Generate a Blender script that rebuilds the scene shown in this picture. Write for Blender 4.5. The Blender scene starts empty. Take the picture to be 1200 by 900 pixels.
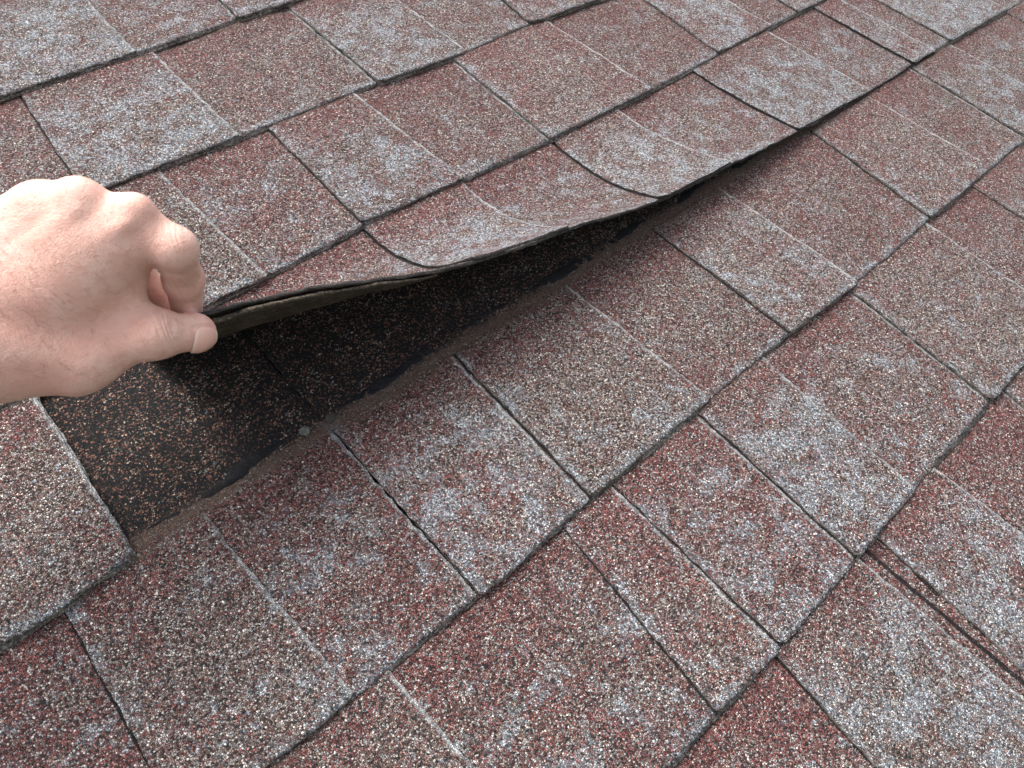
import bpy, math, random
import numpy as np
from mathutils import Matrix, Vector

random.seed(7)
rng = np.random.default_rng(11)
S = bpy.context.scene
COL = S.collection
R_ = math.radians

# ------------------------------------------------------------------ camera, sky, sun
PITCH = R_(22)                      # roof slope; roof frame: x along the courses, y up the slope, z off the surface
ROOF = Matrix.Rotation(PITCH, 4, 'X')
FPX = 838.088588
W_ = np.array([4.83713408e-01, -3.28597250e-01, -6.63046134e-01])
CAM = np.array([-1.09900589e-01, -2.08931792e-01, 4.35650979e-01])
_th = np.linalg.norm(W_)
RC = np.array(Matrix.Rotation(_th, 3, Vector(W_ / _th)))
cd = bpy.data.cameras.new('camera')
cam = bpy.data.objects.new('camera', cd)
COL.objects.link(cam)
S.camera = cam
cd.sensor_width = 36.0
cd.lens = FPX / 1200 * 36
cd.clip_start = 0.01
cd.clip_end = 500
m = Matrix(RC.tolist()).to_4x4()
m.translation = Vector(CAM)
cam.matrix_world = ROOF @ m
cd.dof.use_dof = True
cd.dof.focus_distance = 0.60
cd.dof.aperture_fstop = 18.0

SUN_EL, SUN_AZ = R_(67), R_(-15)     # azimuth from +Y (up the slope), positive towards +X
w = bpy.data.worlds.new('World')
S.world = w
w.use_nodes = True
nt = w.node_tree
sky = nt.nodes.new('ShaderNodeTexSky')
sky.sky_type = 'NISHITA'
sky.sun_disc = False
sky.sun_elevation = SUN_EL
sky.sun_rotation = SUN_AZ
sky.air_density = 1.0
sky.dust_density = 4.0
hs = nt.nodes.new('ShaderNodeHueSaturation')
hs.inputs['Saturation'].default_value = 0.35
nt.links.new(sky.outputs[0], hs.inputs['Color'])
nt.links.new(hs.outputs[0], nt.nodes['Background'].inputs[0])
nt.nodes['Background'].inputs[1].default_value = 0.105
sl = bpy.data.lights.new('sun', 'SUN')
sl.energy = 1.5
sl.angle = R_(38)
sl.color = (1.0, 0.97, 0.93)
sun = bpy.data.objects.new('sun', sl)
COL.objects.link(sun)
sd = Vector((math.sin(SUN_AZ) * math.cos(SUN_EL), math.cos(SUN_AZ) * math.cos(SUN_EL), math.sin(SUN_EL)))
sun.rotation_euler = sd.to_track_quat('Z', 'Y').to_euler()
sun.location = sd * 20
S.view_settings.view_transform = 'Standard'
S.view_settings.look = 'None'
S.view_settings.exposure = 2.0
S.view_settings.gamma = 1

# ------------------------------------------------------------------ pixel <-> roof helpers (survey of the photograph)
EXP = 0.143                          # exposure of one course (m)


def toplane(p, z=0.0):
    d = RC @ np.array([(p[0] - 600) / FPX, -(p[1] - 450) / FPX, -1.0])
    t = (z - CAM[2]) / d[2]
    q = CAM + d * t
    return np.array([q[0], -q[1]])   # u along the course, v down the slope


def camspace(px, py, depth):
    d = RC @ np.array([(px - 600) / FPX, -(py - 450) / FPX, -1.0])
    return CAM + d * depth


def project(X):
    q = (np.atleast_2d(X) - CAM) @ RC
    return np.stack([600 + FPX * q[:, 0] / -q[:, 2], 450 - FPX * q[:, 1] / -q[:, 2]], 1)


# ------------------------------------------------------------------ small value noise
def vnoise1(x, seed, scale):
    x = np.asarray(x, float) * scale
    i = np.floor(x).astype(np.int64)
    f = x - i
    f = f * f * (3 - 2 * f)
    h = lambda k: (np.sin(k * 127.1 + seed * 311.7) * 43758.5453) % 1.0
    return (h(i) * (1 - f) + h(i + 1) * f) * 2 - 1


def vnoise2(x, y, seed, scale):
    x = np.asarray(x, float) * scale
    y = np.asarray(y, float) * scale
    i = np.floor(x); j = np.floor(y)
    f = x - i; g = y - j
    f = f * f * (3 - 2 * f); g = g * g * (3 - 2 * g)
    h = lambda a, b: (np.sin(a * 127.1 + b * 269.5 + seed * 74.7) * 43758.5453) % 1.0
    return ((h(i, j) * (1 - f) + h(i + 1, j) * f) * (1 - g) + (h(i, j + 1) * (1 - f) + h(i + 1, j + 1) * f) * g) * 2 - 1


# ------------------------------------------------------------------ node helper
class N:
    def __init__(self, name):
        self.m = bpy.data.materials.new(name)
        self.m.use_nodes = True
        self.t = self.m.node_tree
        self.b = self.t.nodes['Principled BSDF']

    def add(self, typ, **kw):
        n = self.t.nodes.new(typ)
        for k, v in kw.items():
            setattr(n, k, v)
        return n

    def put(self, sock, val):
        if isinstance(val, bpy.types.NodeSocket):
            self.t.links.new(val, sock)
        else:
            sock.default_value = val

    def math(self, op, a, b=0.0, c=None, clamp=False):
        n = self.add('ShaderNodeMath', operation=op, use_clamp=clamp)
        self.put(n.inputs[0], a)
        self.put(n.inputs[1], b)
        if c is not None:
            self.put(n.inputs[2], c)
        return n.outputs[0]

    def sstep(self, x, lo, hi, a=0.0, b=1.0):
        n = self.add('ShaderNodeMapRange', interpolation_type='SMOOTHSTEP')
        self.put(n.inputs['Value'], x)
        n.inputs['From Min'].default_value = lo
        n.inputs['From Max'].default_value = hi
        n.inputs['To Min'].default_value = a
        n.inputs['To Max'].default_value = b
        return n.outputs[0]

    def mix(self, f, a, b, mode='MIX'):
        n = self.add('ShaderNodeMix', data_type='RGBA', blend_type=mode)
        self.put(n.inputs[0], f)
        self.put(n.inputs[6], a if isinstance(a, bpy.types.NodeSocket) else (*a, 1))
        self.put(n.inputs[7], b if isinstance(b, bpy.types.NodeSocket) else (*b, 1))
        return n.outputs[2]

    def noise(self, co, scale, detail=2, rough=0.5, dist=0.0):
        n = self.add('ShaderNodeTexNoise')
        self.put(n.inputs['Vector'], co)
        n.inputs['Scale'].default_value = scale
        n.inputs['Detail'].default_value = detail
        n.inputs['Roughness'].default_value = rough
        n.inputs['Distortion'].default_value = dist
        return n.outputs['Fac']

    def voro(self, co, scale, feature='F1'):
        n = self.add('ShaderNodeTexVoronoi', feature=feature)
        self.put(n.inputs['Vector'], co)
        n.inputs['Scale'].default_value = scale
        return n

    def ramp(self, f, stops, interp='CONSTANT'):
        n = self.add('ShaderNodeValToRGB')
        cr = n.color_ramp
        cr.interpolation = interp
        while len(cr.elements) < len(stops):
            cr.elements.new(0.5)
        for e, (p, c) in zip(cr.elements, stops):
            e.position = p
            e.color = (*c, 1)
        self.put(n.inputs[0], f)
        return n.outputs[0]

    def attr(self, name):
        return self.add('ShaderNodeAttribute', attribute_name=name)

    def xyz(self, v):
        n = self.add('ShaderNodeSeparateXYZ')
        self.put(n.inputs[0], v)
        return n.outputs

    def vadd(self, a, b, op='ADD'):
        n = self.add('ShaderNodeVectorMath', operation=op)
        self.put(n.inputs[0], a)
        if isinstance(b, (int, float)):
            n.inputs['Scale' if op == 'SCALE' else 1].default_value = b if op == 'SCALE' else (b, b, b)
        else:
            self.put(n.inputs[1], b)
        return n.outputs[0]


def pal(cols):
    tot = sum(c[0] for c in cols)
    out, p = [], 0.0
    for wgt, c in cols:
        out.append((p, c))
        p += wgt / tot
    return out


RED = pal([(13, (.026, .017, .016)), (16, (.090, .034, .031)), (23, (.160, .049, .047)), (16, (.200, .070, .060)), (11, (.26, .150, .122)), (10, (.19, .17, .17)), (7, (.31, .28, .265)), (2.6, (.47, .42, .37))])
TAN = pal([(14, (.026, .023, .022)), (13, (.085, .052, .044)), (15, (.155, .072, .062)), (14, (.175, .122, .10)), (13, (.235, .18, .152)), (14, (.225, .215, .21)), (10, (.35, .325, .295)), (4, (.50, .46, .41))])
BLK = pal([(48, (.009, .009, .010)), (19, (.014, .013, .013)), (9, (.050, .033, .026)), (11, (.13, .060, .045)), (9, (.19, .105, .072)), (4, (.33, .27, .21)), (2, (.10, .13, .13))])


def granule_material():
    k = N('granule_surface')
    rest = k.attr('rest').outputs['Vector']
    edge = k.xyz(k.attr('edge').outputs['Vector'])
    tone = k.xyz(k.attr('tone').outputs['Vector'])
    expo = k.attr('expo').outputs['Fac']
    SC = 960
    warp = k.add('ShaderNodeTexNoise')
    k.put(warp.inputs['Vector'], rest)
    warp.inputs['Scale'].default_value = 300
    wv = k.vadd(k.vadd(warp.outputs['Color'], 0.5, 'SUBTRACT'), 0.0016, 'SCALE')
    co = k.vadd(rest, wv)
    v1 = k.voro(co, SC)
    ve = k.voro(co, SC, 'DISTANCE_TO_EDGE')
    rnd = k.xyz(v1.outputs['Color'])
    n_big = k.noise(rest, 16, 4, 0.6)
    n_mid = k.noise(rest, 60, 3, 0.6)
    n_fine = k.noise(rest, 420, 2, 0.6)
    # pigment blend: red granules against tan and grey ones
    redm = k.math('ADD', tone[0], k.math('MULTIPLY', k.math('SUBTRACT', n_mid, 0.5), 2.2))
    redm = k.math('ADD', redm, k.math('MULTIPLY', k.math('SUBTRACT', n_big, 0.5), 2.0))
    redm = k.math('ADD', redm, k.sstep(k.math('MULTIPLY', expo, -1.0), 0.0, 0.065, 0.38, -0.12), clamp=True)
    pick = k.math('ADD', rnd[0], 0.0)
    cr = k.ramp(pick, RED)
    ct = k.ramp(pick, TAN)
    sel = k.math('GREATER_THAN', redm, rnd[2])
    col = k.mix(sel, ct, cr)
    # fines and asphalt between granules
    seam = k.sstep(ve.outputs['Distance'], 0.02, 0.13, 0.88, 0.0)
    col = k.mix(seam, col, (.016, .012, .012))
    # pale blue-grey weathering: blotches, and worn rims along the edges
    blot = k.noise(rest, 50, 4, 0.66, 0.5)
    lich = k.sstep(k.math('ADD', blot, k.math('MULTIPLY', tone[1], 0.14)), 0.49, 0.74)
    lich = k.math('MAXIMUM', lich, k.math('MULTIPLY', k.sstep(k.noise(rest, 120, 3, .6), .60, .72), .9))
    shelter = k.sstep(k.math('MULTIPLY', expo, -1.0), 0.008, 0.055)
    lich = k.math('MULTIPLY', lich, shelter)
    en = k.math('MULTIPLY', k.math('SUBTRACT', n_mid, 0.5), 0.022)
    rb = k.sstep(k.math('ADD', edge[2], en), 0.001, 0.010, 0.85, 0.0)
    rl = k.sstep(k.math('ADD', edge[0], en), 0.0005, 0.011, 0.9, 0.0)
    rr = k.sstep(k.math('ADD', edge[1], k.math('MULTIPLY', en, 0.25)), 0.0002, 0.0034, 1.0, 0.0)
    pn = k.noise(rest, 48, 3, 0.6)
    rim = k.math('MAXIMUM', k.math('MAXIMUM', k.math('MULTIPLY', rb, k.sstep(pn, .36, .60, .25, 1.0)), rr), k.math('MULTIPLY', rl, k.sstep(pn, .40, .62, .12, 1.0)))
    dust = k.math('MAXIMUM', k.math('MULTIPLY', lich, 0.80), k.math('MULTIPLY', rim, 0.85))
    spk = k.sstep(n_fine, 0.36, 0.62)
    dust = k.math('MULTIPLY', dust, k.math('ADD', k.math('MULTIPLY', spk, 0.7), 0.25))
    dcol = k.mix(rnd[1], (.120, .150, .178), (.385, .43, .465))
    dsel = k.math('GREATER_THAN', k.math('MULTIPLY', dust, 1.15), k.math('FRACT', k.math('MULTIPLY', rnd[1], 7.31)))
    dmix = k.math('ADD', k.math('MULTIPLY', dust, 0.38), k.math('MULTIPLY', dsel, 0.55), clamp=True)
    dmix = k.math('MULTIPLY', dmix, k.sstep(seam, 0, 1, 1.0, 0.62))
    col = k.mix(dmix, col, dcol)
    col = k.mix(k.math('MULTIPLY', rr, k.math('MULTIPLY', k.sstep(k.noise(rest, 38, 4, 0.65), .36, .58, .12, .85), k.sstep(n_fine, .30, .55, .35, 1.0))), col, (.44, .44, .43))
    # granule to granule value change
    val = k.math('ADD', k.math('MULTIPLY', rnd[1], 0.55), 0.66)
    hsv = k.add('ShaderNodeHueSaturation')
    hsv.inputs['Saturation'].default_value = 0.93
    k.put(hsv.inputs['Color'], col)
    k.put(hsv.inputs['Value'], k.math('MULTIPLY', val, tone[2]))
    col = hsv.outputs[0]
    # head lap that was never meant to see the light: black asphalt, stray granules
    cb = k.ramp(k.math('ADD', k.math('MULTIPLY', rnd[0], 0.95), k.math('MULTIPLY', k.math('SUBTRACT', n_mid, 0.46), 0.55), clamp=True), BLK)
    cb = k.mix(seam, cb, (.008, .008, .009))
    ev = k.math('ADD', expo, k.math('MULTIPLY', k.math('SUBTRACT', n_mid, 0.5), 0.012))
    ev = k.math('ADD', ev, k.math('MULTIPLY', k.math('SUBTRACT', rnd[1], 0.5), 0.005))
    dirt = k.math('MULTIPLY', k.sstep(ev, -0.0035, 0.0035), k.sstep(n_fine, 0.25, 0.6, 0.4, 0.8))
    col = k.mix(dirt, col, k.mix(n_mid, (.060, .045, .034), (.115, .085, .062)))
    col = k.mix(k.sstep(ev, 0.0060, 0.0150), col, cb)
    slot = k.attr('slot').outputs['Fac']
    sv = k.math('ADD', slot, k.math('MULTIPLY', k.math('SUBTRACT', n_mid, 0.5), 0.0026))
    slot_shade = k.math('MULTIPLY', k.math('MULTIPLY', k.sstep(sv, -0.0018, -0.0009), k.sstep(slot, 0.0012, 0.0022, 1, 0)), k.sstep(expo, -0.002, 0.003, 0.93, 0))
    col = k.mix(slot_shade, col, (.007, .006, .006))  # bare asphalt line beside each raised tab, blackened as painted shade of the joint
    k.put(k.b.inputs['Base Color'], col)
    k.b.inputs['Roughness'].default_value = 0.85
    k.b.inputs['Specular IOR Level'].default_value = 0.18
    # relief: domed, tilted grains
    off = k.vadd(k.vadd(co, SC, 'SCALE'), k.vadd(v1.outputs['Position'], SC, 'SCALE'), 'SUBTRACT')
    tilt = k.add('ShaderNodeVectorMath', operation='DOT_PRODUCT')
    k.put(tilt.inputs[0], off)
    k.put(tilt.inputs[1], k.vadd(v1.outputs['Color'], 0.5, 'SUBTRACT'))
    h = k.math('ADD', k.math('MULTIPLY', tilt.outputs['Value'], 0.75), k.math('MULTIPLY', rnd[2], 0.55))
    h = k.math('ADD', h, k.sstep(ve.outputs['Distance'], 0.0, 0.22, 0.0, 0.7))
    h = k.math('SUBTRACT', h, k.math('MULTIPLY', slot_shade, 2.0))
    bp = k.add('ShaderNodeBump')
    bp.inputs['Strength'].default_value = 1.0
    bp.inputs['Distance'].default_value = 0.0010
    k.put(bp.inputs['Height'], h)
    k.put(k.b.inputs['Normal'], bp.outputs[0])
    return k.m


def edge_material(name, a, b, scale=500, spec=0.3):
    k = N(name)
    rest = k.attr('rest').outputs['Vector']
    n1 = k.noise(rest, scale, 3, 0.65)
    n2 = k.noise(rest, 60, 3, 0.6)
    f = k.math('ADD', k.math('MULTIPLY', n1, 0.8), k.math('MULTIPLY', k.math('SUBTRACT', n2, 0.5), 1.2), clamp=True)
    sp = k.voro(rest, 900)
    f = k.math('ADD', k.math('MULTIPLY', f, 0.6), k.math('MULTIPLY', k.xyz(sp.outputs['Color'])[0], 0.4))
    k.put(k.b.inputs['Base Color'], k.mix(k.sstep(f, 0.25, 0.75), a, b))
    k.b.inputs['Roughness'].default_value = 0.8
    k.b.inputs['Specular IOR Level'].default_value = spec
    bp = k.add('ShaderNodeBump')
    bp.inputs['Strength'].default_value = 0.8
    bp.inputs['Distance'].default_value = 0.001
    k.put(bp.inputs['Height'], n1)
    k.put(k.b.inputs['Normal'], bp.outputs[0])
    return k.m


M_GRAN = granule_material()
M_EDGE = edge_material('cut_asphalt_edge', (.030, .026, .023), (.19, .165, .145))
M_BACK = edge_material('sanded_back', (.015, .012, .009), (.092, .068, .045), 620)
M_LEDGE = edge_material('dark_torn_edge', (.006, .005, .005), (.036, .030, .025), 700)
M_TAR = edge_material('tar_sealant', (.004, .004, .005), (.012, .012, .013), 260, 0.15)


# ------------------------------------------------------------------ mesh building
def link(name, me, parent=None, loc=None):
    o = bpy.data.objects.new(name, me)
    COL.objects.link(o)
    if parent:
        o.parent = parent
    if loc is not None:
        o.location = loc
    return o


def mesh_from(name, V, F, mats, midx=None, attrs=None, smooth=True):
    me = bpy.data.meshes.new(name)
    me.from_pydata([tuple(x) for x in V], [], [tuple(int(i) for i in f) for f in F])
    for mt in mats:
        me.materials.append(mt)
    if midx is not None:
        me.polygons.foreach_set('material_index', np.asarray(midx, np.int32))
    if smooth:
        me.polygons.foreach_set('use_smooth', np.ones(len(F), bool))
    for an, arr in (attrs or {}).items():
        arr = np.asarray(arr, np.float32)
        if arr.ndim == 2:
            at = me.attributes.new(an, 'FLOAT_VECTOR', 'POINT')
            at.data.foreach_set('vector', arr.ravel())
        else:
            at = me.attributes.new(an, 'FLOAT', 'POINT')
            at.data.foreach_set('value', arr)
    me.update()
    return me


roof = None
# butt lines measured per course: offset of the real butt from the ideal grid
BUTT = {-3: [(0, 115), (177, 57), (277, 22), (340, 3)],
        -2: [(127, 218), (313, 147), (400, 112), (530, 67), (620, 28), (700, 0)],
        -1: [(340, 310), (427, 262), (647, 162), (800, 87), (843, 62), (900, 32), (965, 0)],
        0: [(0, 757), (75, 712), (155, 652), (1093, 60), (1197, 2)],
        1: [(1197, 167), (1090, 256), (1043, 300), (927, 390), (800, 495), (693, 583), (563, 697), (400, 827), (327, 887)],
        2: [(1200, 427), (1165, 467), (1050, 600), (1003, 653), (917, 757), (840, 837), (800, 883)]}


def butt_offset(c, u):
    u = np.asarray(u, float)
    if c in BUTT:
        q = sorted([tuple(toplane(p)) for p in BUTT[c]])
        us = [a[0] for a in q]
        ds = [a[1] - c * EXP for a in q]
        base = np.interp(u, us, ds)
    else:
        base = vnoise1(u, c * 3.3, 2.5) * 0.0015
    return base


# joints per course: kind, top pixel, bottom pixel (D = left edge of a raised tab, L = right edge of one)
JOINT = {
    -3: [('L', (105, 0), (150, 50)), ('D', (258, 0), (277, 20))],
    -2: [('D', (25, 113), (87, 207)), ('L', (183, 62), (275, 152)), ('D', (345, 12), (437, 92)), ('L', (470, 0), (535, 50)), ('D', (590, 0), (620, 27))],
    -1: [('L', (193, 204), (292, 300)), ('D', (317, 150), (425, 262)), ('L', (425, 115), (534, 200)), ('D', (532, 68), (640, 160)), ('L', (649, 27), (757, 100)),
         ('D', (759, 0), (840, 61)), ('L', (856, 4), (903, 28)), ('D', (911, 0), (934, 14))],
    0: [('L', (45, 465), (155, 640)), ('D', (418, 258), (540, 375)), ('L', (540, 208), (655, 315)), ('D', (648, 163), (765, 268)), ('L', (721, 131), (850, 205)),
        ('D', (817, 83), (933, 163)), ('L', (908, 39), (1023, 108)), ('D', (960, 10), (1072, 76)), ('L', (992, 2), (1098, 59)), ('D', (1031, 0), (1117, 50))],
    1: [('D', (75, 715), (172, 890)), ('L', (250, 613), (405, 798)), ('D', (395, 508), (555, 690)), ('D', (549, 429), (693, 583)), ('L', (683, 345), (837, 470)),
        ('D', (784, 279), (925, 390)), ('L', (860, 230), (1010, 330)), ('D', (964, 160), (1091, 256)), ('L', (1033, 119), (1157, 193)), ('D', (1081, 83), (1197, 158)), ('L', (1126, 55), (1198, 97))],
    2: [('L', (463, 790), (557, 897)), ('D', (667, 621), (839, 834)), ('D', (728, 572), (916, 757)), ('D', (827, 488), (1003, 653)), ('L', (906, 425), (1063, 563)),
        ('D', (1003, 341), (1160, 470)), ('L', (1093, 262), (1188, 330)), ('D', (1143, 216), (1200, 254))],
    3: [('D', (915, 771), (1027, 897)), ('L', (1013, 655), (1200, 818)), ('D', (1021, 646), (1064, 683)), ('D', (1072, 666), (1198, 786)), ('L', (1110, 554), (1163, 595)), ('D', (1183, 457), (1200, 474))],
}
U0, U1 = -1.3, 2.3
COURSES = range(-7, 7)
THK, STEP, TOOTH = 0.0030, 0.0036, 0.0019


def joint_line(c, top, bot):
    a, b = toplane(top), toplane(bot)
    sl_ = (b[0] - a[0]) / (b[1] - a[1])
    sl_ = max(-0.09, min(0.09, sl_))
    um = (a[0] + b[0]) / 2
    vm = (a[1] + b[1]) / 2
    return um + sl_ * ((c - 1) * EXP - vm), um + sl_ * (c * EXP - vm)


def course_events(c):
    ev = []
    for kd, t, b in JOINT.get(c, []):
        ut, ub = joint_line(c, t, b)
        ev.append([kd, ut, ub])
    ev.sort(key=lambda e: e[2])
    r = random.Random(c * 17 + 5)
    if not ev:
        u = U0 + r.random() * .15
        kd = 'D'
        while u < U1:
            ev.append([kd, u, u])
            u += r.uniform(.10, .17) if kd == 'D' else r.uniform(.07, .14)
            kd = 'L' if kd == 'D' else 'D'
    else:
        kd, u = ev[0][0], ev[0][2]
        pre = []
        while True:
            kd = 'L' if kd == 'D' else 'D'
            u -= r.uniform(.10, .17) if kd == 'D' else r.uniform(.07, .14)
            if u < U0:
                break
            pre.append([kd, u, u])
        kd, u = ev[-1][0], ev[-1][2]
        post = []
        while True:
            u += r.uniform(.10, .17) if kd == 'D' else r.uniform(.07, .14)
            kd = 'L' if kd == 'D' else 'D'
            if u > U1:
                break
            post.append([kd, u, u])
        ev = pre[::-1] + ev + post
    return ev


# ------------------------------------------------------------------ the lifted shingle: how far each place along it is bent
EDGE_PX = np.array([(0, 432), (100, 402), (200, 375), (240, 363), (283, 350), (333, 337), (400, 328), (455, 322), (500, 315), (573, 298), (640, 277), (683, 260), (740, 245),
                    (770, 236), (797, 227), (850, 198), (900, 175), (933, 159), (967, 141), (1000, 119), (1050, 90)], float)
S0 = 0.018


def hinge(u):
    return np.interp(u, [-.06, .0, .08], [.008, .014, .018])


def bend_power(u):
    return np.interp(u, [-.10, -.02, .06, .14, .26], [.24, .32, .44, .75, 1.0])


def bend_path(A, p, S0, n=64):
    L = EXP - S0
    s = np.linspace(0, L, n)
    ph = A * (s / L) ** p
    y = -np.r_[0, np.cumsum(np.cos((ph[1:] + ph[:-1]) / 2)) * (L / (n - 1))]
    z = np.r_[0, np.cumsum(np.sin((ph[1:] + ph[:-1]) / 2)) * (L / (n - 1))]
    return s, ph, y, z


LU = np.arange(-.145, .80, .01)
LA = []
for u_ in LU:
    best = 0.0
    if u_ < 0.70:
        for A_ in np.radians(np.arange(0, 150, 0.5)):
            s, ph, y, z = bend_path(A_, bend_power(u_), hinge(u_), 24)
            q = project([[u_, EXP - hinge(u_) + y[-1], z[-1] + .001]])[0]
            best = A_
            if q[1] <= np.interp(q[0], EDGE_PX[:, 0], EDGE_PX[:, 1]):
                break
    LA.append(best)
LA = np.array(LA)
kf = np.ones(5) / 5
LA = np.convolve(np.pad(LA, 2, 'edge'), kf, 'valid')
LA = np.where(LU > 0.54, LA * np.clip((0.68 - LU) / 0.14, 0, 1), LA)


def bend(P):
    """rest (u, v, z) -> bent (x, y, z) in the roof frame"""
    out = np.empty_like(P)
    for i, (u, v, z) in enumerate(P):
        S0 = float(hinge(u))
        s = v - (-EXP + S0)
        if s <= 0:
            out[i] = (u, -v, z)
            continue
        A = np.interp(u, LU, LA)
        p = float(bend_power(u))
        L = EXP - S0
        n = 20
        ss = np.linspace(0, 1, n) ** 1.5 * s
        ph = A * (ss / L) ** p
        d = np.diff(ss)
        mid = (ph[1:] + ph[:-1]) / 2
        y = EXP - S0 - float((np.cos(mid) * d).sum())
        zz = float((np.sin(mid) * d).sum())
        e = ph[-1]
        out[i] = (u, y + z * math.sin(e), zz + z * math.cos(e))
    return out


# ------------------------------------------------------------------ sheet builder (base plies and raised tabs)
def sheet(c, uL, uR, vtop, thick, zlift, seed, res, tone_fn, slots=None, lip=0.0, setback=0.0, round_r=0.0015, bottom=False, deform=None, expo_on=False, stairs=False, lift_left=0.0):
    """uL, uR: functions of v giving the two sides. Returns V, F, material index, attributes."""
    um = (uL(c * EXP) + uR(c * EXP)) / 2
    wid = uR(c * EXP) - uL(c * EXP)
    nu = max(2, int(round(wid / res)))
    nv = max(2, int(round((c * EXP - vtop) / res)))
    a = np.linspace(0, 1, nu + 1)
    b = np.linspace(0, 1, nv + 1)
    A, B = np.meshgrid(a, b)
    uref = uL(c * EXP) + A * wid
    vb = c * EXP + butt_offset(c, uref) - setback
    vb += ((vnoise1(uref, 91, 42) * .0016 + vnoise1(uref, 93, 110) * .0010) * np.interp(uref, [0, .2], [1, .35]) if deform is not None else 0)
    vb += vnoise1(uref, seed, 35) * 0.0009 + vnoise1(uref, seed + 5, 160) * 0.0005 + vnoise1(uref, seed + 9, 420) * 0.0004
    dl0 = uref - uL(c * EXP)
    dr0 = uR(c * EXP) - uref
    dd = np.minimum(dl0, dr0)
    vb -= np.where(dd < round_r, round_r - np.sqrt(np.maximum(round_r ** 2 - (round_r - dd) ** 2, 0)), 0)
    v = vtop + B * (vb - vtop)
    ul = uL(v) + vnoise1(v, seed + 21, 40) * 0.0006 + vnoise1(v, seed + 22, 180) * 0.0006 + vnoise1(v, seed + 25, 450) * 0.0004
    ur = uR(v) + vnoise1(v, seed + 31, 40) * 0.0006 + vnoise1(v, seed + 32, 180) * 0.0006 + vnoise1(v, seed + 35, 450) * 0.0004
    u = ul + A * (ur - ul)
    zb = -STEP * (c - v / EXP)
    z = zb + zlift + vnoise2(u, v, c + .5, 18) * 0.0005 + vnoise2(u, v, c + 7.5, 60) * 0.0003
    z = z + rng.uniform(-1, 1, z.shape) * 0.00022
    dl, dr, db = u - ul, ur - u, vb - v
    if lip:
        z = z + lip * np.exp(-dl / 0.012) * np.clip((v - (c - 1) * EXP) / 0.05, 0, 1)
    z = z + lift_left * np.clip(1 - db / 0.05, 0, 1) ** 2 * np.clip(1 - dl / 0.09, 0, 1)
    # worn, slightly rounded arris
    ed = np.minimum(np.minimum(dl, dr), db)
    z = z - 0.0005 * np.clip(1 - ed / 0.0018, 0, 1) ** 2
    n = (nu + 1) * (nv + 1)
    idx = np.arange(n).reshape(nv + 1, nu + 1)
    rest = np.stack([u.ravel(), v.ravel(), z.ravel()], 1)
    ea = np.stack([dl.ravel(), dr.ravel(), db.ravel()], 1)
    ta = tone_fn(u.ravel(), v.ravel())
    ex = ((c - 1) * EXP + butt_offset(c - 1, u) - v).ravel() if expo_on else np.minimum(((c - 1) * EXP - v).ravel(), 0.0)
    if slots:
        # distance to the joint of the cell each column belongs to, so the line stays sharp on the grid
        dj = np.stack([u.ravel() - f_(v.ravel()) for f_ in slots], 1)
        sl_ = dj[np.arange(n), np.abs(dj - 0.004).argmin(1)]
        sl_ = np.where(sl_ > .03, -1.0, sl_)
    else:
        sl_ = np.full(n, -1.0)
    F = np.stack([idx[:-1, :-1].ravel(), idx[1:, :-1].ravel(), idx[1:, 1:].ravel(), idx[:-1, 1:].ravel()], 1).tolist()
    mi = [0] * len(F)
    V = [rest]; EA = [ea]; TA = [ta]; EX = [ex]; SL = [sl_]
    nn = n
    # walls: left side (down), butt (right), right side (up)
    ring = list(idx[:, 0]) + list(idx[-1, 1:]) + list(idx[:-1, -1][::-1])
    rv = rest[ring]
    if stairs:
        steps = [(0.0, 0.45), (0.0016, 0.5), (0.0016, 1.0)]
    else:
        steps = [(0.0003, 0.5), (0.0, 1.0)]
    prev = np.array(ring)
    nb0, nb1 = nv + 1, nv + nu
    for out, dep in steps:
        w_ = rv.copy()
        w_[:, 2] -= dep * thick
        jit = vnoise1(rv[:, 0] + rv[:, 1] * 3, seed + 41 + dep, 260) * 0.0005
        inb = np.zeros(len(ring), bool)
        inb[nb0 - 1:nb1 + 1] = True
        w_[:, 1] += np.where(inb, out * (1 + 0.6 * vnoise1(rv[:, 0], seed + 51, 25)) + jit, 0)
        cur = np.arange(nn, nn + len(ring))
        nn += len(ring)
        V.append(w_); EA.append(ea[ring]); TA.append(ta[ring]); EX.append(ex[ring]); SL.append(sl_[ring])
        for q in range(len(ring) - 1):
            F.append([prev[q], cur[q], cur[q + 1], prev[q + 1]])
            mi.append(1)
        prev = cur
    if bottom:
        w_ = rest.copy()
        w_[:, 2] -= thick
        w_[:, 2] += rng.uniform(-1, 1, len(w_)) * 0.00025
        cur = np.arange(nn, nn + n).reshape(nv + 1, nu + 1)
        nn += n
        V.append(w_); EA.append(ea); TA.append(ta); EX.append(ex); SL.append(sl_)
        for q in np.stack([cur[:-1, :-1].ravel(), cur[:-1, 1:].ravel(), cur[1:, 1:].ravel(), cur[1:, :-1].ravel()], 1).tolist():
            F.append(q)
            mi.append(2)
        rb = list(cur[:, 0]) + list(cur[-1, 1:]) + list(cur[:-1, -1][::-1])
        for q in range(len(rb) - 1):
            F.append([prev[q], rb[q], rb[q + 1], prev[q + 1]])
            mi.append(2)
    V = np.concatenate(V); EA = np.concatenate(EA); TA = np.concatenate(TA); EX = np.concatenate(EX); SL = np.concatenate(SL)
    if deform is not None:
        P = deform(V)
    else:
        P = V * np.array([1, -1, 1])
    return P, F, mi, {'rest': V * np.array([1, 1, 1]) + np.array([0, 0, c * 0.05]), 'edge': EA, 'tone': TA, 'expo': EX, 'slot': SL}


def lin(c, ut, ub):
    return lambda v: ut + (ub - ut) * (np.asarray(v, float) - (c - 1) * EXP) / EXP


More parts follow.
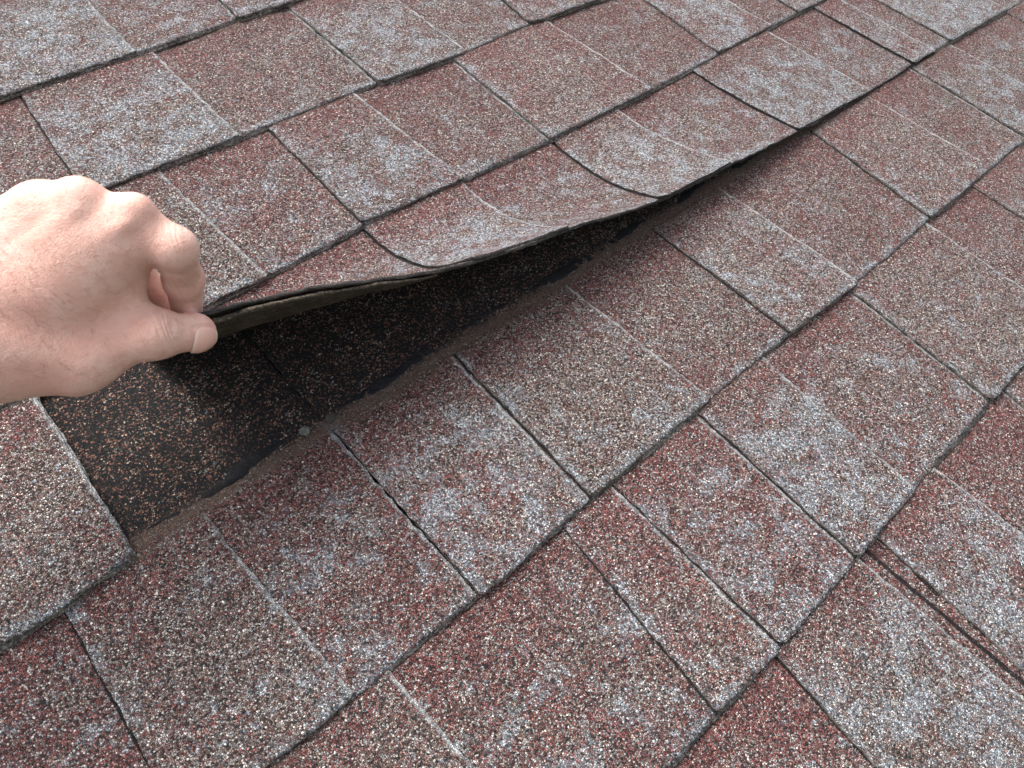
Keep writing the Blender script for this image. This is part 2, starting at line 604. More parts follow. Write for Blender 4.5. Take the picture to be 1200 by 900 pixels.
# ------------------------------------------------------------------ roof deck and ground
def roof_deck():
    xs = (-3.0, 4.5)
    V, F, rest, tone = [], [], [], []
    c = -22
    while c <= 14:
        z1 = -0.020
        z0 = z1 - STEP
        y0, y1 = -(c - 1) * EXP, -c * EXP
        b = len(V)
        for x in xs:
            V += [(x, y0, z0), (x, y1, z1)]
        F.append((b, b + 1, b + 3, b + 2))
        if c < 14:
            F.append((b + 1, b + 4, b + 6, b + 3))
        c += 1
    n = len(V)
    ys = (-(-23) * EXP, -14 * EXP)
    b = n
    V += [(xs[0], ys[0], -0.16), (xs[0], ys[1], -0.16), (xs[1], ys[1], -0.16), (xs[1], ys[0], -0.16)]
    F += [(b, b + 3, b + 2, b + 1), (0, 2, b + 3, b), (n - 3, b + 1, b + 2, n - 1)]
    F.append(tuple([b] + [b + 1] + list(range(n - 3, -1, -4)) + [0]) if False else (b, b + 1, n - 3, 0))
    F.append((b + 3, 2, n - 1, b + 2))
    V = np.array(V)
    P = V * np.array([1, -1, 1])
    me = mesh_from('roof', V, F, [M_GRAN], None, {'rest': P, 'edge': np.full((len(V), 3), .05), 'tone': np.tile([.5, .3, 1.0], (len(V), 1)), 'expo': np.full(len(V), -.05), 'slot': np.full(len(V), -1.0)}, False)
    o = link('roof', me)
    o.matrix_world = ROOF
    o['kind'] = 'structure'
    o['label'] = 'low pitched roof covered with weathered red brown shingles'
    return o


roof = roof_deck()
k = N('lawn')
gco = k.add('ShaderNodeTexCoord').outputs['Object']
k.put(k.b.inputs['Base Color'], k.mix(k.noise(gco, 3, 6, 0.7), (.045, .065, .02), (.09, .11, .045)))
k.b.inputs['Roughness'].default_value = 0.95
gm = mesh_from('ground', [(-200, -200, 0), (200, -200, 0), (200, 200, 0), (-200, 200, 0)], [(0, 1, 2, 3)], [k.m])
g = link('ground', gm, None, (0, 0, -4.2))
g['kind'] = 'structure'

# ------------------------------------------------------------------ shingles, course by course
LIFT_L = None


def in_view(u0, u1, c):
    pts = [[u, -v, 0] for u in np.linspace(u0, u1, 6) for v in ((c - 1) * EXP, c * EXP - .07, c * EXP)]
    P = np.array(pts)
    q = (P - CAM) @ RC
    ok = q[:, 2] < -0.05
    if not ok.any():
        return False
    px = project(P[ok])
    return bool(((px[:, 0] > -120) & (px[:, 0] < 1320) & (px[:, 1] > -120) & (px[:, 1] < 1020)).any())


for c in COURSES:
    ev = course_events(c)
    r = random.Random(c * 31 + 2)
    # shingle breaks
    brk = [U0]
    for i, (kd, ut, ub) in enumerate(ev):
        if c == 0 and i and abs(ub - joint_line(0, (45, 465), (155, 640))[1]) < 1e-6:
            brk.append(('x', ut, ub)); LIFT_L = ub
        elif c == 0 and abs(ub - joint_line(0, (992, 2), (1098, 59))[1]) < 1e-6:
            brk.append(('x', ut, ub))
        elif c == 1 and abs(ub - joint_line(1, (395, 508), (555, 690))[1]) < 1e-6:
            brk.append(('x', ut, ub))
        elif kd == 'D':
            last = brk[-1] if isinstance(brk[-1], float) else brk[-1][2]
            if c == 0 and (-.16 < ub < .86):
                continue
            if c == 1 and -.3 < ub < .25:
                continue
            if ub - last > 0.72:
                brk.append(('x', ut, ub))
    brk = [('x', U0, U0)] + brk[1:] + [('x', U1, U1)]
    for i in range(len(brk) - 1):
        _, lt, lb = brk[i]
        _, rt, rb = brk[i + 1]
        lifted = c == 0 and LIFT_L is not None and abs(lb - LIFT_L) < 1e-6
        mine = [e for e in ev if lb - 1e-6 <= e[2] < rb - 1e-6]
        # teeth: from a D to the next L or D
        teeth = []
        j = 0
        evn = [e for e in ev if e[2] >= lb - 1e-6]
        for e_i, e in enumerate(evn):
            if e[2] >= rb - 1e-6:
                break
            if e[0] == 'D':
                nx = evn[e_i + 1] if e_i + 1 < len(evn) else ['L', U1, U1]
                en = nx
                if nx[2] > rb:
                    en = ['L', rt, rb]
                teeth.append((e, en))
        spans = [(a[2], b_[2]) for a, b_ in teeth]
        base_red = r.uniform(.45, .72)
        gseed = r.uniform(0, 100)
        bl = r.uniform(-.3, .3)

        def tone_base(u, v, base_red=base_red, bl=bl):
            return np.stack([np.full(len(u), base_red), np.full(len(u), bl), np.full(len(u), 0.97)], 1)

        seen = in_view(lb, rb, c)
        fine = 0.0032 if seen else 0.012
        expo_on = c == 1 and rb > -.2 and lb < 1.0
        gap_ = 0.0006 if c == 1 else 0.0004
        vt = (c - 1) * EXP - (0.150 if expo_on else 0.028)
        fL, fR = lin(c, lt + gap_, lb + gap_), lin(c, rt - gap_, rb - gap_)
        if lifted:      # its outer corner is torn away, the tear ends in the grip
            fL = lambda v, f0=fL: f0(v) + np.interp(np.asarray(v, float) + EXP, [-.012, -.004, .05, .11, .143], [0, .066, .072, .077, .078])
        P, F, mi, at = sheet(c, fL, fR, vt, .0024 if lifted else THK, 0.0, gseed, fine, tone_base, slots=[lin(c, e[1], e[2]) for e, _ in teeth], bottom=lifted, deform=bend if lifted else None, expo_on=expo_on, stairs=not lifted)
        me = mesh_from('shingle', P, F, [M_GRAN, M_LEDGE if lifted else M_EDGE, M_BACK], mi, at)
        sh = link('shingle', me, roof)
        if lifted:
            sh['label'] = 'loose shingle peeled up by the hand, curling away from the roof'
            LIFTED = sh
        for (d, l) in teeth:
            seed = r.uniform(0, 200)
            tr = r.uniform(.12, .55)
            tl = r.uniform(-.4, 1.0)
            tv = r.uniform(.96, 1.08)
            if c == 3 and abs(d[2] - joint_line(3, (915, 771), (1027, 897))[1]) < 1e-6:
                tl, tr = .85, .2          # the strongly bleached tab
            low = l[0] == 'D' and l[2] < rb - 1e-6
            zl = TOOTH * (0.55 if low else r.uniform(.9, 1.1))
            if low:
                tr = r.uniform(.5, .75)

            def tone_t(u, v, tr=tr, tl=tl, tv=tv):
                return np.stack([np.full(len(u), tr), np.full(len(u), tl), np.full(len(u), tv)], 1)
            first = abs(d[2] - lb) < 1e-6
            uL = lin(c, d[1] + (gap_ if first else 0), d[2] + (gap_ if first else 0))
            uR = lin(c, l[1] - (.0022 if l[0] == 'D' else 0.0008), l[2] - (.0022 if l[0] == 'D' else .0008))
            if uR(c * EXP) - uL(c * EXP) < .02:
                continue
            P, F, mi, at = sheet(c, uL, uR, (c - 1) * EXP - (0.003 if expo_on else 0.012), zl + .0004, zl, seed, 0.003 if seen else 0.012, tone_t, lip=0.0007, setback=r.uniform(-.0012, .0002),
                                 round_r=r.uniform(.0008, .0028), deform=bend if lifted else None)
            me = mesh_from('tab', P, F, [M_GRAN, M_LEDGE if lifted else M_EDGE], mi, at)
            link('tab', me, sh)

# ------------------------------------------------------------------ second ply under the lifted edge (delaminating), child of the lifted shingle
def backing():
    us = np.arange(LIFT_L + .080, .10, .004)
    V, F, rest = [], [], []
    nv = 26
    vv = np.linspace(-.055, -.002, nv)
    for layer in (0, 1):
        for i, u in enumerate(us):
            t = np.clip((0.16 - u) / 0.26, 0, 1)
            for j, v in enumerate(vv):
                fr = j / (nv - 1)
                gap = 0.0010 + 0.0022 * t * fr ** 2
                th = 0.0012 + 0.0020 * t
                z = -.0024 - gap - (th if layer else 0) + vnoise2(u, v, 3 + layer, 90) * .0004
                sb = 0.0035 + 0.0015 * vnoise1(u, 77, 30) - 0.0025 * t
                rest.append((u, v - sb * fr + vnoise1(u, 7, 220) * .0006 * fr, z))
    nu = len(us)
    rest = np.array(rest)
    V = bend(rest)
    id_ = np.arange(2 * nu * nv).reshape(2, nu, nv)
    for i in range(nu - 1):
        for j in range(nv - 1):
            F.append((id_[0, i, j], id_[0, i, j + 1], id_[0, i + 1, j + 1], id_[0, i + 1, j]))
            F.append((id_[1, i, j], id_[1, i + 1, j], id_[1, i + 1, j + 1], id_[1, i, j + 1]))
        F.append((id_[0, i, -1], id_[1, i, -1], id_[1, i + 1, -1], id_[0, i + 1, -1]))
    for i in (0, nu - 1):
        for j in range(nv - 1):
            F.append((id_[0, i, j], id_[1, i, j], id_[1, i, j + 1], id_[0, i, j + 1]))
    me = mesh_from('backing_ply', V, F, [M_BACK], None, {'rest': rest})
    o = link('backing_ply', me, LIFTED)
    o['label'] = 'brown sanded underside ply showing below the lifted edge'


backing()


# ------------------------------------------------------------------ tar line left on the head lap
def surf_z(v):
    return -STEP * (1 - v / EXP)


def tar(u0, u1, v0, wd, seed):
    us = np.arange(u0, u1, .003)
    cs = np.linspace(-1, 1, 7)
    rest, F = [], []
    for u in us:
        endf = min(1, min(u - u0, u1 - u) / .02)
        wv = wd * (0.35 + 0.65 * endf) * (1 + .45 * vnoise1(u, seed, 45) + .25 * vnoise1(u, seed + 2, 190))
        mid = v0 + butt_offset(0, u) + .0025 * vnoise1(u, seed + 4, 22)
        for cc in cs:
            hgt = 0.0011 * (1 - cc * cc) ** .5 * (.7 + .5 * vnoise2(u, cc * .004, seed, 260))
            v = mid + cc * wv / 2
            rest.append((u, v, surf_z(v) - .0006 + hgt))
    n = len(cs)
    for i in range(len(us) - 1):
        for j in range(n - 1):
            a = i * n + j
            F.append((a, a + 1, a + n + 1, a + n))
    rest = np.array(rest)
    me = mesh_from('sealant_strip', rest * np.array([1, -1, 1]), F, [M_TAR], None, {'rest': rest})
    o = link('sealant_strip', me, roof)
    return o


uN = toplane((357, 505))[0]
tar(-.128, uN - .012, -.0125, .0085, 3)
tar(uN + .03, .17, -.0135, .010, 9)
tar(.19, .33, -.0125, .008, 15)
tar(.36, .52, -.012, .008, 21)

# ------------------------------------------------------------------ nail heads
kn = N('dull_galvanised_steel')
nn_ = kn.noise(kn.add('ShaderNodeTexCoord').outputs['Object'], 420, 4, .7)
kn.put(kn.b.inputs['Base Color'], kn.mix(kn.sstep(nn_, .35, .65), (.035, .037, .030), (.115, .12, .10)))
kn.b.inputs['Metallic'].default_value = 0.3
kn.b.inputs['Roughness'].default_value = 0.65
M_NAIL = kn.m


kr = N('rusty_steel')
kr.put(kr.b.inputs['Base Color'], kr.mix(kr.sstep(kr.noise(kr.add('ShaderNodeTexCoord').outputs['Object'], 500, 4, .7), .35, .65), (.012, .010, .008), (.032, .026, .020)))
kr.b.inputs['Roughness'].default_value = 0.85
M_RUST = kr.m


def nail(px, rad, tone, mat):
    q = toplane(px, -.003)
    prof = [(0, .0014), (.55, .00135), (.85, .0010), (1.0, .0005), (1.02, -.0002), (.9, -.0006), (.3, -.0008), (.28, -.012), (0.02, -.016)]
    V, F = [], []
    seg = 20
    for rr, z in prof:
        for s in range(seg):
            a = 2 * math.pi * s / seg
            k_ = rad * rr * (1 + .05 * math.sin(3 * a + rad * 9000))
            V.append((k_ * math.cos(a), k_ * math.sin(a), z))
    for i in range(len(prof) - 1):
        for s in range(seg):
            a, b = i * seg + s, i * seg + (s + 1) % seg
            F.append((a, a + seg, b + seg, b))
    F.append(tuple(range(seg)))
    o = link('roofing_nail', mesh_from('roofing_nail', V, F, [mat]), roof, (q[0], -q[1], surf_z(q[1]) + .0006))
    o.rotation_euler = (.06, -.05, tone)


nail((357, 505), .0036, .3, M_NAIL)
nail((387, 490), .0036, 1.4, M_RUST)
nail((730, 262), .0042, 2.2, M_RUST)


# ------------------------------------------------------------------ the hand that lifts the shingle: one continuous skin from a blended field
def cp(px, py, d):
    return camspace(px, py, d / 1000.0)


MM = 0.001
# (pixel x, pixel y, distance from the camera in mm, radius in mm)
IDX = [(152, 260, 354, 12.4), (205, 291, 359, 10.0), (215, 328, 388, 9.6), (219, 362, 404, 8.4)]
MID = [(92, 243, 348, 12.8), (152, 312, 394, 10.0), (180, 344, 410, 9.2), (197, 366, 413, 8.0)]
RIN = [(46, 246, 348, 12.2), (88, 306, 390, 9.6), (114, 344, 406, 9.0), (136, 364, 410, 7.6)]
PIN = [(4, 266, 350, 11.0), (34, 312, 386, 8.4), (60, 344, 402, 7.8), (84, 364, 408, 6.8)]
THB = [(34, 404, 358, 16.5), (116, 409, 373, 14.2), (181, 391, 377, 11.6), (226, 390, 390, 9.8)]
WRI = [(-36, 360, 352, 25.0), (-330, 465, 285, 26.0), (-900, 640, 300, 38.0)]


def P3(t):
    return np.array(cp(t[0], t[1], t[2])), t[3] * MM


class Field:
    def __init__(self, lo, hi, h):
        self.lo, self.h = np.array(lo), h
        self.n = np.ceil((np.array(hi) - self.lo) / h).astype(int) + 1
        ax = [self.lo[i] + h * np.arange(self.n[i]) for i in range(3)]
        self.g = np.stack(np.meshgrid(*ax, indexing='ij'), -1).astype(np.float32)

    def cone(self, a, b, ra, rb):
        a, b = np.asarray(a, np.float32), np.asarray(b, np.float32)
        ba = b - a
        pa = self.g - a
        t = np.clip((pa @ ba) / float(ba @ ba), 0, 1)
        q = pa - t[..., None] * ba
        return np.sqrt((q * q).sum(-1)) - (ra + (rb - ra) * t)

    def ball(self, c, r, M=None):
        q = self.g - np.asarray(c, np.float32)
        if M is not None:
            q = q @ np.asarray(M, np.float32)
        return np.sqrt((q * q).sum(-1)) - r


def smin(a, b, k):
    h = np.clip(0.5 + 0.5 * (b - a) / k, 0, 1)
    return b + (a - b) * h - k * h * (1 - h)


def smax(a, b, k):
    return -smin(-a, -b, k)


def surface_nets(f, lo, h):
    nx, ny, nz = f.shape
    s = f < 0
    cnt = np.zeros((nx - 1, ny - 1, nz - 1), np.int8)
    corners = [(i, j, k_) for i in (0, 1) for j in (0, 1) for k_ in (0, 1)]
    for i, j, k_ in corners:
        cnt += s[i:nx - 1 + i, j:ny - 1 + j, k_:nz - 1 + k_]
    act = np.argwhere((cnt > 0) & (cnt < 8))
    vid = np.full(cnt.shape, -1, np.int64)
    vid[act[:, 0], act[:, 1], act[:, 2]] = np.arange(len(act))
    acc = np.zeros((len(act), 3))
    num = np.zeros(len(act))
    for a in range(8):
        for b in range(a + 1, 8):
            ca, cb = np.array(corners[a]), np.array(corners[b])
            if np.abs(ca - cb).sum() != 1:
                continue
            fa = f[tuple((act + ca).T)]
            fb = f[tuple((act + cb).T)]
            mk = (fa < 0) != (fb < 0)
            t = np.where(mk, fa / np.where(fa == fb, 1, fa - fb), 0)
            acc += np.where(mk[:, None], act + ca + (cb - ca) * t[:, None], 0)
            num += mk
    V = lo + h * acc / num[:, None]
    F = []
    for ax in range(3):
        sl0 = [slice(1, -1)] * 3
        sl1 = [slice(1, -1)] * 3
        sl0[ax] = slice(0, -1)
        sl1[ax] = slice(1, None)
        a, b = s[tuple(sl0)], s[tuple(sl1)]
        e = np.argwhere(a != b)
        off = np.ones(3, int)
        off[ax] = 0
        e = e + off
        o1, o2 = np.zeros(3, int), np.zeros(3, int)
        o1[(ax + 1) % 3] = 1
        o2[(ax + 2) % 3] = 1
        q = np.stack([vid[tuple((e - o1 - o2).T)], vid[tuple((e - o2).T)], vid[tuple(e.T)], vid[tuple((e - o1).T)]], 1)
        inside = s[tuple(e.T)]
        q[~inside] = q[~inside][:, ::-1]
        F.append(q)
    F = np.concatenate(F)
    return V, F[(F >= 0).all(1)]


TA_, TR_ = P3(THB[2])[0], P3((231, 390, 392, 9.4))
T_AX = TR_[0] - TA_
T_AX /= np.linalg.norm(T_AX)
_n = RC @ np.array([0.72, -0.62, 0.30])
T_N = _n - T_AX * (_n @ T_AX)
T_N /= np.linalg.norm(T_N)
T_B = np.cross(T_AX, T_N)


SKIN = {}


def nail_point(s_mm, ang, off=0.0):
    """a point on the back of the thumb tip: s along the thumb from the tip's centre, ang round it"""
    r_ = TR_[1]
    s_ = s_mm * MM
    a_ = R_(ang)
    rad = r_ * (1 - .45 * max(0, s_ / r_) ** 2.2) + off
    if 'f' in SKIN:
        fd, f = SKIN['fd'], SKIN['f']
        dr_ = T_N * math.cos(a_) + T_B * math.sin(a_)
        o_ = TR_[0] + T_AX * min(s_, .0045)
        dr_ = dr_ + T_AX * max(0, s_ - .0045) / .008
        dr_ = dr_ / np.linalg.norm(dr_)
        for q in np.arange(.018, .004, -.0002):
            g_ = (o_ + dr_ * q - fd.lo) / fd.h
            i_ = np.floor(g_).astype(int)
            w_ = g_ - i_
            b_ = f[i_[0]:i_[0] + 2, i_[1]:i_[1] + 2, i_[2]:i_[2] + 2].astype(float)
            b_ = b_[0] * (1 - w_[0]) + b_[1] * w_[0]
            b_ = b_[0] * (1 - w_[1]) + b_[1] * w_[1]
            if b_[0] * (1 - w_[2]) + b_[1] * w_[2] < 0:
                break
        return o_ + dr_ * (q + off)
    return TR_[0] + T_AX * s_ + rad * (T_N * math.cos(a_) + T_B * math.sin(a_))


def hand_field():
    pts = [P3(t) for t in IDX + MID + RIN + PIN + THB + WRI[:2]]
    X = np.array([p for p, _ in pts])
    RR = np.array([r_ for _, r_ in pts])
    lo = (X - RR[:, None]).min(0) - .012
    hi = (X + RR[:, None]).max(0) + .012
    fd = Field(lo, hi, .00105)

    def chain(ts, k):
        q = [P3(t) for t in ts]
        f = None
        for (a, ra), (b, rb) in zip(q, q[1:]):
            c_ = fd.cone(a, b, ra, rb)
            f = c_ if f is None else smin(f, c_, k)
        return f

    fingers = None
    for ts in (IDX, MID, RIN, PIN):
        f = chain(ts, .004)
        # slightly swollen joints
        for t, s_ in zip(ts[1:3], (1.01, 1.03)):
            p, r_ = P3(t)
            f = smin(f, fd.ball(p, r_ * s_), .004)
        fingers = f if fingers is None else smin(fingers, f, .0025)
    # palm: one bone per finger fanned out from the wrist
    root = [(-2, 345, 356, 15.0), (-20, 330, 354, 15.5), (-38, 322, 354, 15.5), (-56, 322, 356, 14.5)]
    palm = None
    for rt, ts in zip(root, (IDX, MID, RIN, PIN)):
        a, ra = P3(rt)
        k_ = ts[0]
        b, rb = P3((k_[0], k_[1], k_[2] + 4, k_[3] * .95))
        c_ = fd.cone(a, b, ra, rb)
        palm = c_ if palm is None else smin(palm, c_, .010)
    # flesh of the palm and the web between thumb and index
    for t1, t2 in [((60, 330, 378, 15), (120, 300, 380, 12)), ((20, 320, 380, 15), (60, 290, 382, 12)), ((128, 300, 362, 11.5), (108, 385, 374, 12.5)),
                   ((80, 330, 362, 14), (70, 400, 374, 14)), ((152, 285, 364, 10), (146, 372, 377, 8.5)), ((20, 395, 357, 17), (92, 427, 369, 13.0)), ((0, 425, 360, 17), (84, 432, 370, 12.5)), ((52, 290, 352, 12.5), (30, 330, 355, 15)), ((108, 290, 355, 12.5), (40, 350, 356, 15)), ((71, 254, 348, 10), (0, 330, 353, 14.5)), ((122, 260, 350.5, 10), (60, 330, 354.5, 14)), ((27, 262, 349, 10), (-20, 325, 353, 14)), ((100, 275, 350.5, 12), (50, 335, 355, 15)), ((140, 290, 354, 11.5), (80, 350, 358, 14))]:
        a, ra = P3(t1)
        b, rb = P3(t2)
        palm = smin(palm, fd.cone(a, b, ra, rb), .012)
    thumb = chain(THB, .006)
    p, r_ = P3((182, 391, 377, 12.0))
    thumb = smin(thumb, fd.ball(p, r_), .006)
    p, r_ = P3((231, 390, 392, 9.4))
    thumb = smin(thumb, fd.ball(p, r_), .006)
    arm = chain(WRI[:2] + [(-330, 465, 318, 29.0)], .02) if False else fd.cone(*[P3(WRI[0])[0], P3(WRI[1])[0]], WRI[0][3] * MM, WRI[1][3] * MM)
    a2 = fd.cone(P3((-52, 330, 352, 22))[0], P3((-340, 420, 283, 25))[0], .022, .0245)
    a3 = fd.cone(P3((-30, 408, 354, 22))[0], P3((-330, 530, 286, 25))[0], .0225, .0245)
    arm = smin(smin(arm, a2, .015), a3, .015)
    f = smin(palm, arm, .022)
    f = smin(f, thumb, .011)
    f = smin(f, fingers, .007)
    # knuckles, tendons and veins standing a little proud of the back of the hand
    for px, py, d, r_ in [(160, 246, 347.5, 7.5), (94, 231, 343, 8.0), (50, 235, 344.5, 7.0), (10, 258, 346, 6.5)]:
        f = smin(f, fd.ball(P3((px, py, d, r_))[0], r_ * MM), .007)
    for a, b in [((20, 340, 344.2, 2.2), (150, 262, 342.6, 2.0)), ((-5, 325, 341.2, 2.2), (90, 248, 337.6, 2.0)), ((-30, 318, 341.2, 2.0), (46, 250, 338.6, 1.8))]:
        f = smin(f, fd.cone(P3(a)[0], P3(b)[0], a[3] * MM, b[3] * MM), .006)
    # fold of skin round the nail, creases at the thumb joint
    SKIN.update(fd=fd, f=f.copy())
    pts_ = [nail_point(-5.6, a_) for a_ in range(-58, 59, 8)]
    pts_ = [nail_point(s_, -58) for s_ in (6, 3, 0, -3)] + pts_ + [nail_point(s_, 58) for s_ in (-3, 0, 3, 6)]
    for a_, b_ in zip(pts_, pts_[1:]):
        f = smax(f, -fd.cone(a_, b_, .0007, .0007), .0008)
    return fd, f


def build_hand():
    fd, f = hand_field()
    V, F = surface_nets(f, fd.lo, fd.h)
    # relax
    e = np.concatenate([F[:, [0, 1]], F[:, [1, 2]], F[:, [2, 3]], F[:, [3, 0]]])
    for it in range(6):
        acc = np.zeros_like(V)
        cn = np.zeros(len(V))
        for a, b in ((0, 1), (1, 0)):
            np.add.at(acc, e[:, a], V[e[:, b]])
            np.add.at(cn, e[:, a], 1)
        V = V + (0.5 if it % 2 == 0 else -0.42) * (acc / np.maximum(cn, 1)[:, None] - V)
    return V, F


def skin_material():
    k = N('skin')
    co = k.attr('rest').outputs['Vector']
    n1 = k.noise(co, 45, 4, .6)
    n2 = k.noise(co, 160, 4, .65)
    n3 = k.noise(co, 900, 3, .6)
    col = k.mix(k.sstep(n1, .35, .68), (.64, .41, .335), (.59, .325, .255))
    col = k.mix(k.sstep(n2, .48, .72, 0, .75), col, (.52, .28, .215))
    red = k.attr('blush').outputs['Fac']
    col = k.mix(red, col, (.58, .295, .235))
    spots = k.voro(co, 140)
    col = k.mix(k.math('MULTIPLY', k.sstep(spots.outputs['Distance'], .05, .16, 1, 0), k.sstep(k.xyz(spots.outputs['Color'])[0], .8, .9, 0, .45)), col, (.36, .17, .12))
    k.put(k.b.inputs['Base Color'], col)
    k.b.inputs['Subsurface Weight'].default_value = 0.14
    k.b.inputs['Subsurface Radius'].default_value = (1.0, .35, .18)
    k.b.inputs['Subsurface Scale'].default_value = .0035
    k.b.inputs['Roughness'].default_value = .48
    k.b.inputs['Specular IOR Level'].default_value = .42
    vo = k.voro(k.vadd(co, k.vadd(k.add('ShaderNodeTexNoise').outputs['Color'], .0, 'SCALE')), 1100, 'DISTANCE_TO_EDGE')
    wv = k.add('ShaderNodeTexWave', wave_type='BANDS', bands_direction='X')
    k.put(wv.inputs['Vector'], k.attr('along').outputs['Vector'])
    wv.inputs['Scale'].default_value = 120
    wv.inputs['Distortion'].default_value = 14
    wv.inputs['Detail'].default_value = 4
    wv.inputs['Detail Scale'].default_value = 1.2
    h = k.math('ADD', k.math('MULTIPLY', k.sstep(vo.outputs['Distance'], 0, .25), .35), k.math('MULTIPLY', n3, .5))
    h = k.math('ADD', h, k.math('MULTIPLY', n2, 2.0))
    h = k.math('ADD', h, k.math('MULTIPLY', wv.outputs['Fac'], k.attr('crease').outputs['Fac']))
    bp = k.add('ShaderNodeBump')
    bp.inputs['Strength'].default_value = .8
    bp.inputs['Distance'].default_value = .0006
    k.put(bp.inputs['Height'], h)
    k.put(k.b.inputs['Normal'], bp.outputs[0])
    return k.m


HV, HF = build_hand()
# the forearm runs on towards the elbow, outside the picture
_w0, _w1 = P3(WRI[0])[0], P3(WRI[1])[0]
_ax = (_w1 - _w0) / np.linalg.norm(_w1 - _w0)
_t = (HV - _w0) @ _ax
_ex = np.maximum(0, _t - .075)
_c = _w0 + np.outer(_t, _ax)
HV = _c + (HV - _c) * (1 + np.minimum(_ex * 3.5, .28))[:, None] + np.outer(_ex * 3.2, _ax)


def near(p, r0):
    d = np.linalg.norm(HV - np.array(p), axis=1)
    return np.exp(-(d / r0) ** 2)


def seg_t(a, b):
    a, b = np.array(a), np.array(b)
    return ((HV - a) @ (b - a)) / ((b - a) @ (b - a))


blush = np.zeros(len(HV))
for t, r0, s_ in [((232, 395, 385), .012, .45), ((220, 345, 390), .018, .6), ((160, 246, 343), .016, .35), ((94, 232, 337), .016, .25), ((50, 236, 338), .015, .3), ((179, 391, 373), .012, .25), ((60, 395, 340), .03, .35), ((60, 440, 350), .03, .25)]:
    blush = np.maximum(blush, s_ * near(cp(*t), r0))
crease = np.zeros(len(HV))
for t, r0, s_ in [((184, 391, 366), .010, 1.4), ((204, 292, 354), .012, .7), ((216, 333, 376), .009, 1.2), ((10, 365, 335), .03, .4), ((150, 415, 365), .014, .4)]:
    crease = np.maximum(crease, s_ * near(cp(*t), r0))
ax_ = np.array(cp(181, 391, 377)) - np.array(cp(116, 409, 373))
ax_ /= np.linalg.norm(ax_)
along = np.stack([HV @ ax_, (HV @ np.array([0, 1, 0])) * .15, HV[:, 2] * .15], 1)
M_SKIN = skin_material()
org = np.array(cp(-36, 360, 352))
me = mesh_from('person', HV - org, HF, [M_SKIN], None, {'rest': HV, 'blush': blush, 'crease': crease, 'along': along})
person = link('person', me)
person.matrix_world = ROOF @ Matrix.Translation(Vector(org))
person['label'] = 'bare left hand and wrist pinching the edge of the peeled up shingle'
person['category'] = 'hand'


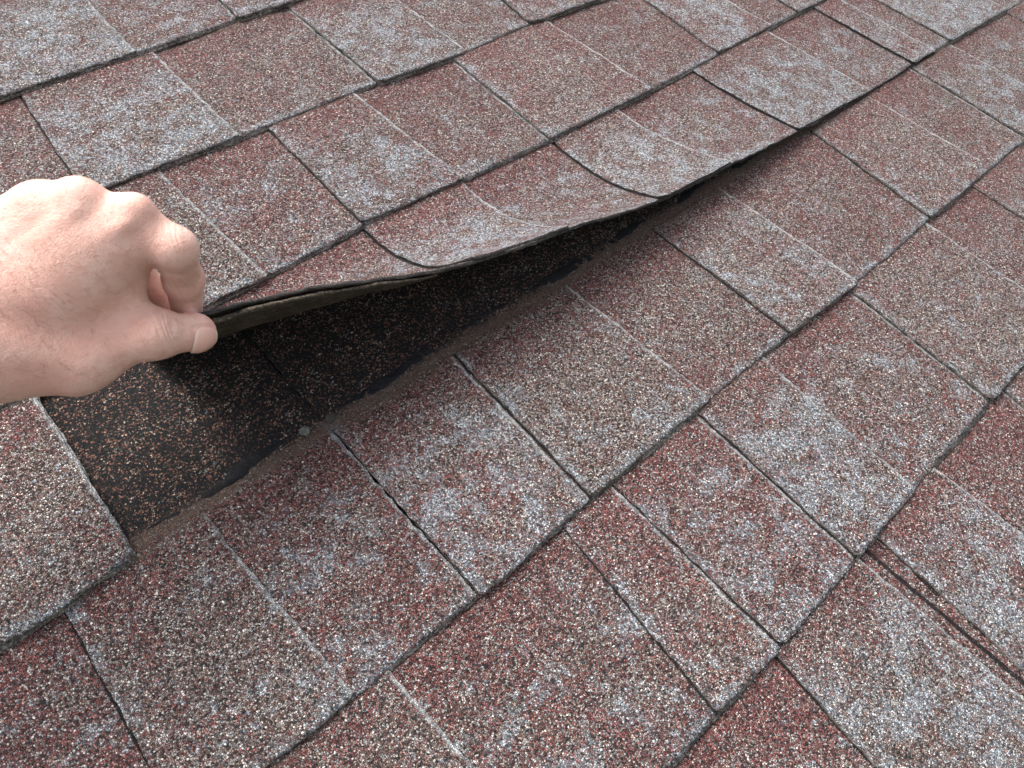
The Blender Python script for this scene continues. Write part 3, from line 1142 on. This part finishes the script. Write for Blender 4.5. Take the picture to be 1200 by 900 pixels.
# thumb nail, a plate of its own set into the fold
def nail_plate():
    ss = np.linspace(-5.4, 9.6, 14)
    aa = np.linspace(-54, 54, 17)
    V, F = [], []
    for lay in (0, 1):
        for s_ in ss:
            for a_ in aa:
                wd = 1.0 - .30 * max(0, (s_ - 5.5) / 4.1) ** 2 - .22 * max(0, (-s_ - 2.5) / 2.9) ** 2
                V.append(nail_point(s_ - .9 * (a_ / 54) ** 2 * (s_ > 4) + .9 * (a_ / 54) ** 2 * (s_ < -3), a_ * wd, .00035 - .0006 * lay + (.0004 * max(0, (s_ - 5) / 4))))
    na, ns = len(aa), len(ss)
    for i in range(ns - 1):
        for j in range(na - 1):
            a = i * na + j
            F.append((a, a + 1, a + na + 1, a + na))
            b = a + ns * na
            F.append((b, b + na, b + na + 1, b + 1))
    ringi = [j for j in range(na)] + [i * na + na - 1 for i in range(1, ns)] + [(ns - 1) * na + j for j in range(na - 2, -1, -1)] + [i * na for i in range(ns - 2, 0, -1)]
    for a, b in zip(ringi, ringi[1:] + ringi[:1]):
        F.append((a, a + ns * na, b + ns * na, b))
    k = N('nail_keratin')
    uvv = k.attr('rest').outputs['Vector']
    x = k.xyz(uvv)
    free = k.sstep(x[0], 7.6, 8.4)
    base = k.mix(k.sstep(x[0], -5, -2.5), (.62, .42, .36), (.60, .345, .285))
    k.put(k.b.inputs['Base Color'], k.mix(free, base, (.66, .58, .48)))
    k.b.inputs['Roughness'].default_value = .32
    k.b.inputs['Subsurface Weight'].default_value = .15
    k.b.inputs['Subsurface Scale'].default_value = .002
    st = k.add('ShaderNodeCombineXYZ')
    k.put(st.inputs[0], k.math('MULTIPLY', x[0], .05))
    k.put(st.inputs[1], x[1])
    bp = k.add('ShaderNodeBump')
    bp.inputs['Strength'].default_value = .25
    bp.inputs['Distance'].default_value = .0003
    k.put(bp.inputs['Height'], k.noise(st.outputs[0], .55, 2))
    k.put(k.b.inputs['Normal'], bp.outputs[0])
    rest = np.array([(s_, a_, 0) for lay in (0, 1) for s_ in ss for a_ in aa])
    me_ = mesh_from('thumbnail', np.array(V) - org, F, [k.m], None, {'rest': rest})
    o = link('thumbnail', me_, person)
    return o


nail_plate()


# fine hair on the back of the hand and the wrist
def hairs():
    r = np.random.default_rng(5)
    nrm = np.zeros_like(HV)
    fn = np.cross(HV[HF[:, 2]] - HV[HF[:, 0]], HV[HF[:, 3]] - HV[HF[:, 1]])
    for q in range(4):
        np.add.at(nrm, HF[:, q], fn)
    nrm /= np.linalg.norm(nrm, axis=1)[:, None] + 1e-12
    vc = CAM - HV
    vc /= np.linalg.norm(vc, axis=1)[:, None]
    if (nrm * vc).sum(1).mean() < -0.2 or np.dot(nrm[np.argmax(HV[:, 2])], (0, 0, 1)) < 0:
        nrm = -nrm
    px = project(HV)
    ok = ((nrm * vc).sum(1) > .35) & (px[:, 0] < 150) & (px[:, 1] > 275) & (px[:, 1] < 440)
    wgt = np.where(ok, np.clip((160 - px[:, 0]) / 160, .05, 1.4), 0)
    pick = r.choice(len(HV), 430, replace=False, p=wgt / wgt.sum())
    flow = RC @ np.array([.75, -.55, 0])
    V, F = [], []
    for i in pick:
        p0, n = HV[i], nrm[i]
        t = flow + r.normal(0, .35, 3)
        t -= n * (t @ n)
        t /= np.linalg.norm(t)
        L = r.uniform(.004, .009)
        sd_ = np.cross(t, n)
        b0 = len(V)
        for q in range(4):
            f_ = q / 3
            c_ = p0 + t * L * f_ + n * (.0012 * math.sin(f_ * 2.6) - .0002) + sd_ * L * .15 * f_ * f_
            w_ = .00007 * (1 - .75 * f_)
            for a_ in (0, 2.09, 4.19):
                V.append(c_ + sd_ * w_ * math.cos(a_) + n * w_ * math.sin(a_))
        for q in range(3):
            for a_ in range(3):
                a, b = b0 + q * 3 + a_, b0 + q * 3 + (a_ + 1) % 3
                F.append((a, b, b + 3, a + 3))
    k = N('hair_brown')
    k.b.inputs['Base Color'].default_value = (.16, .085, .045, 1)
    k.b.inputs['Roughness'].default_value = .5
    o = link('hair', mesh_from('hair', np.array(V) - org, F, [k.m]), person)
    o['kind'] = 'stuff'


hairs()
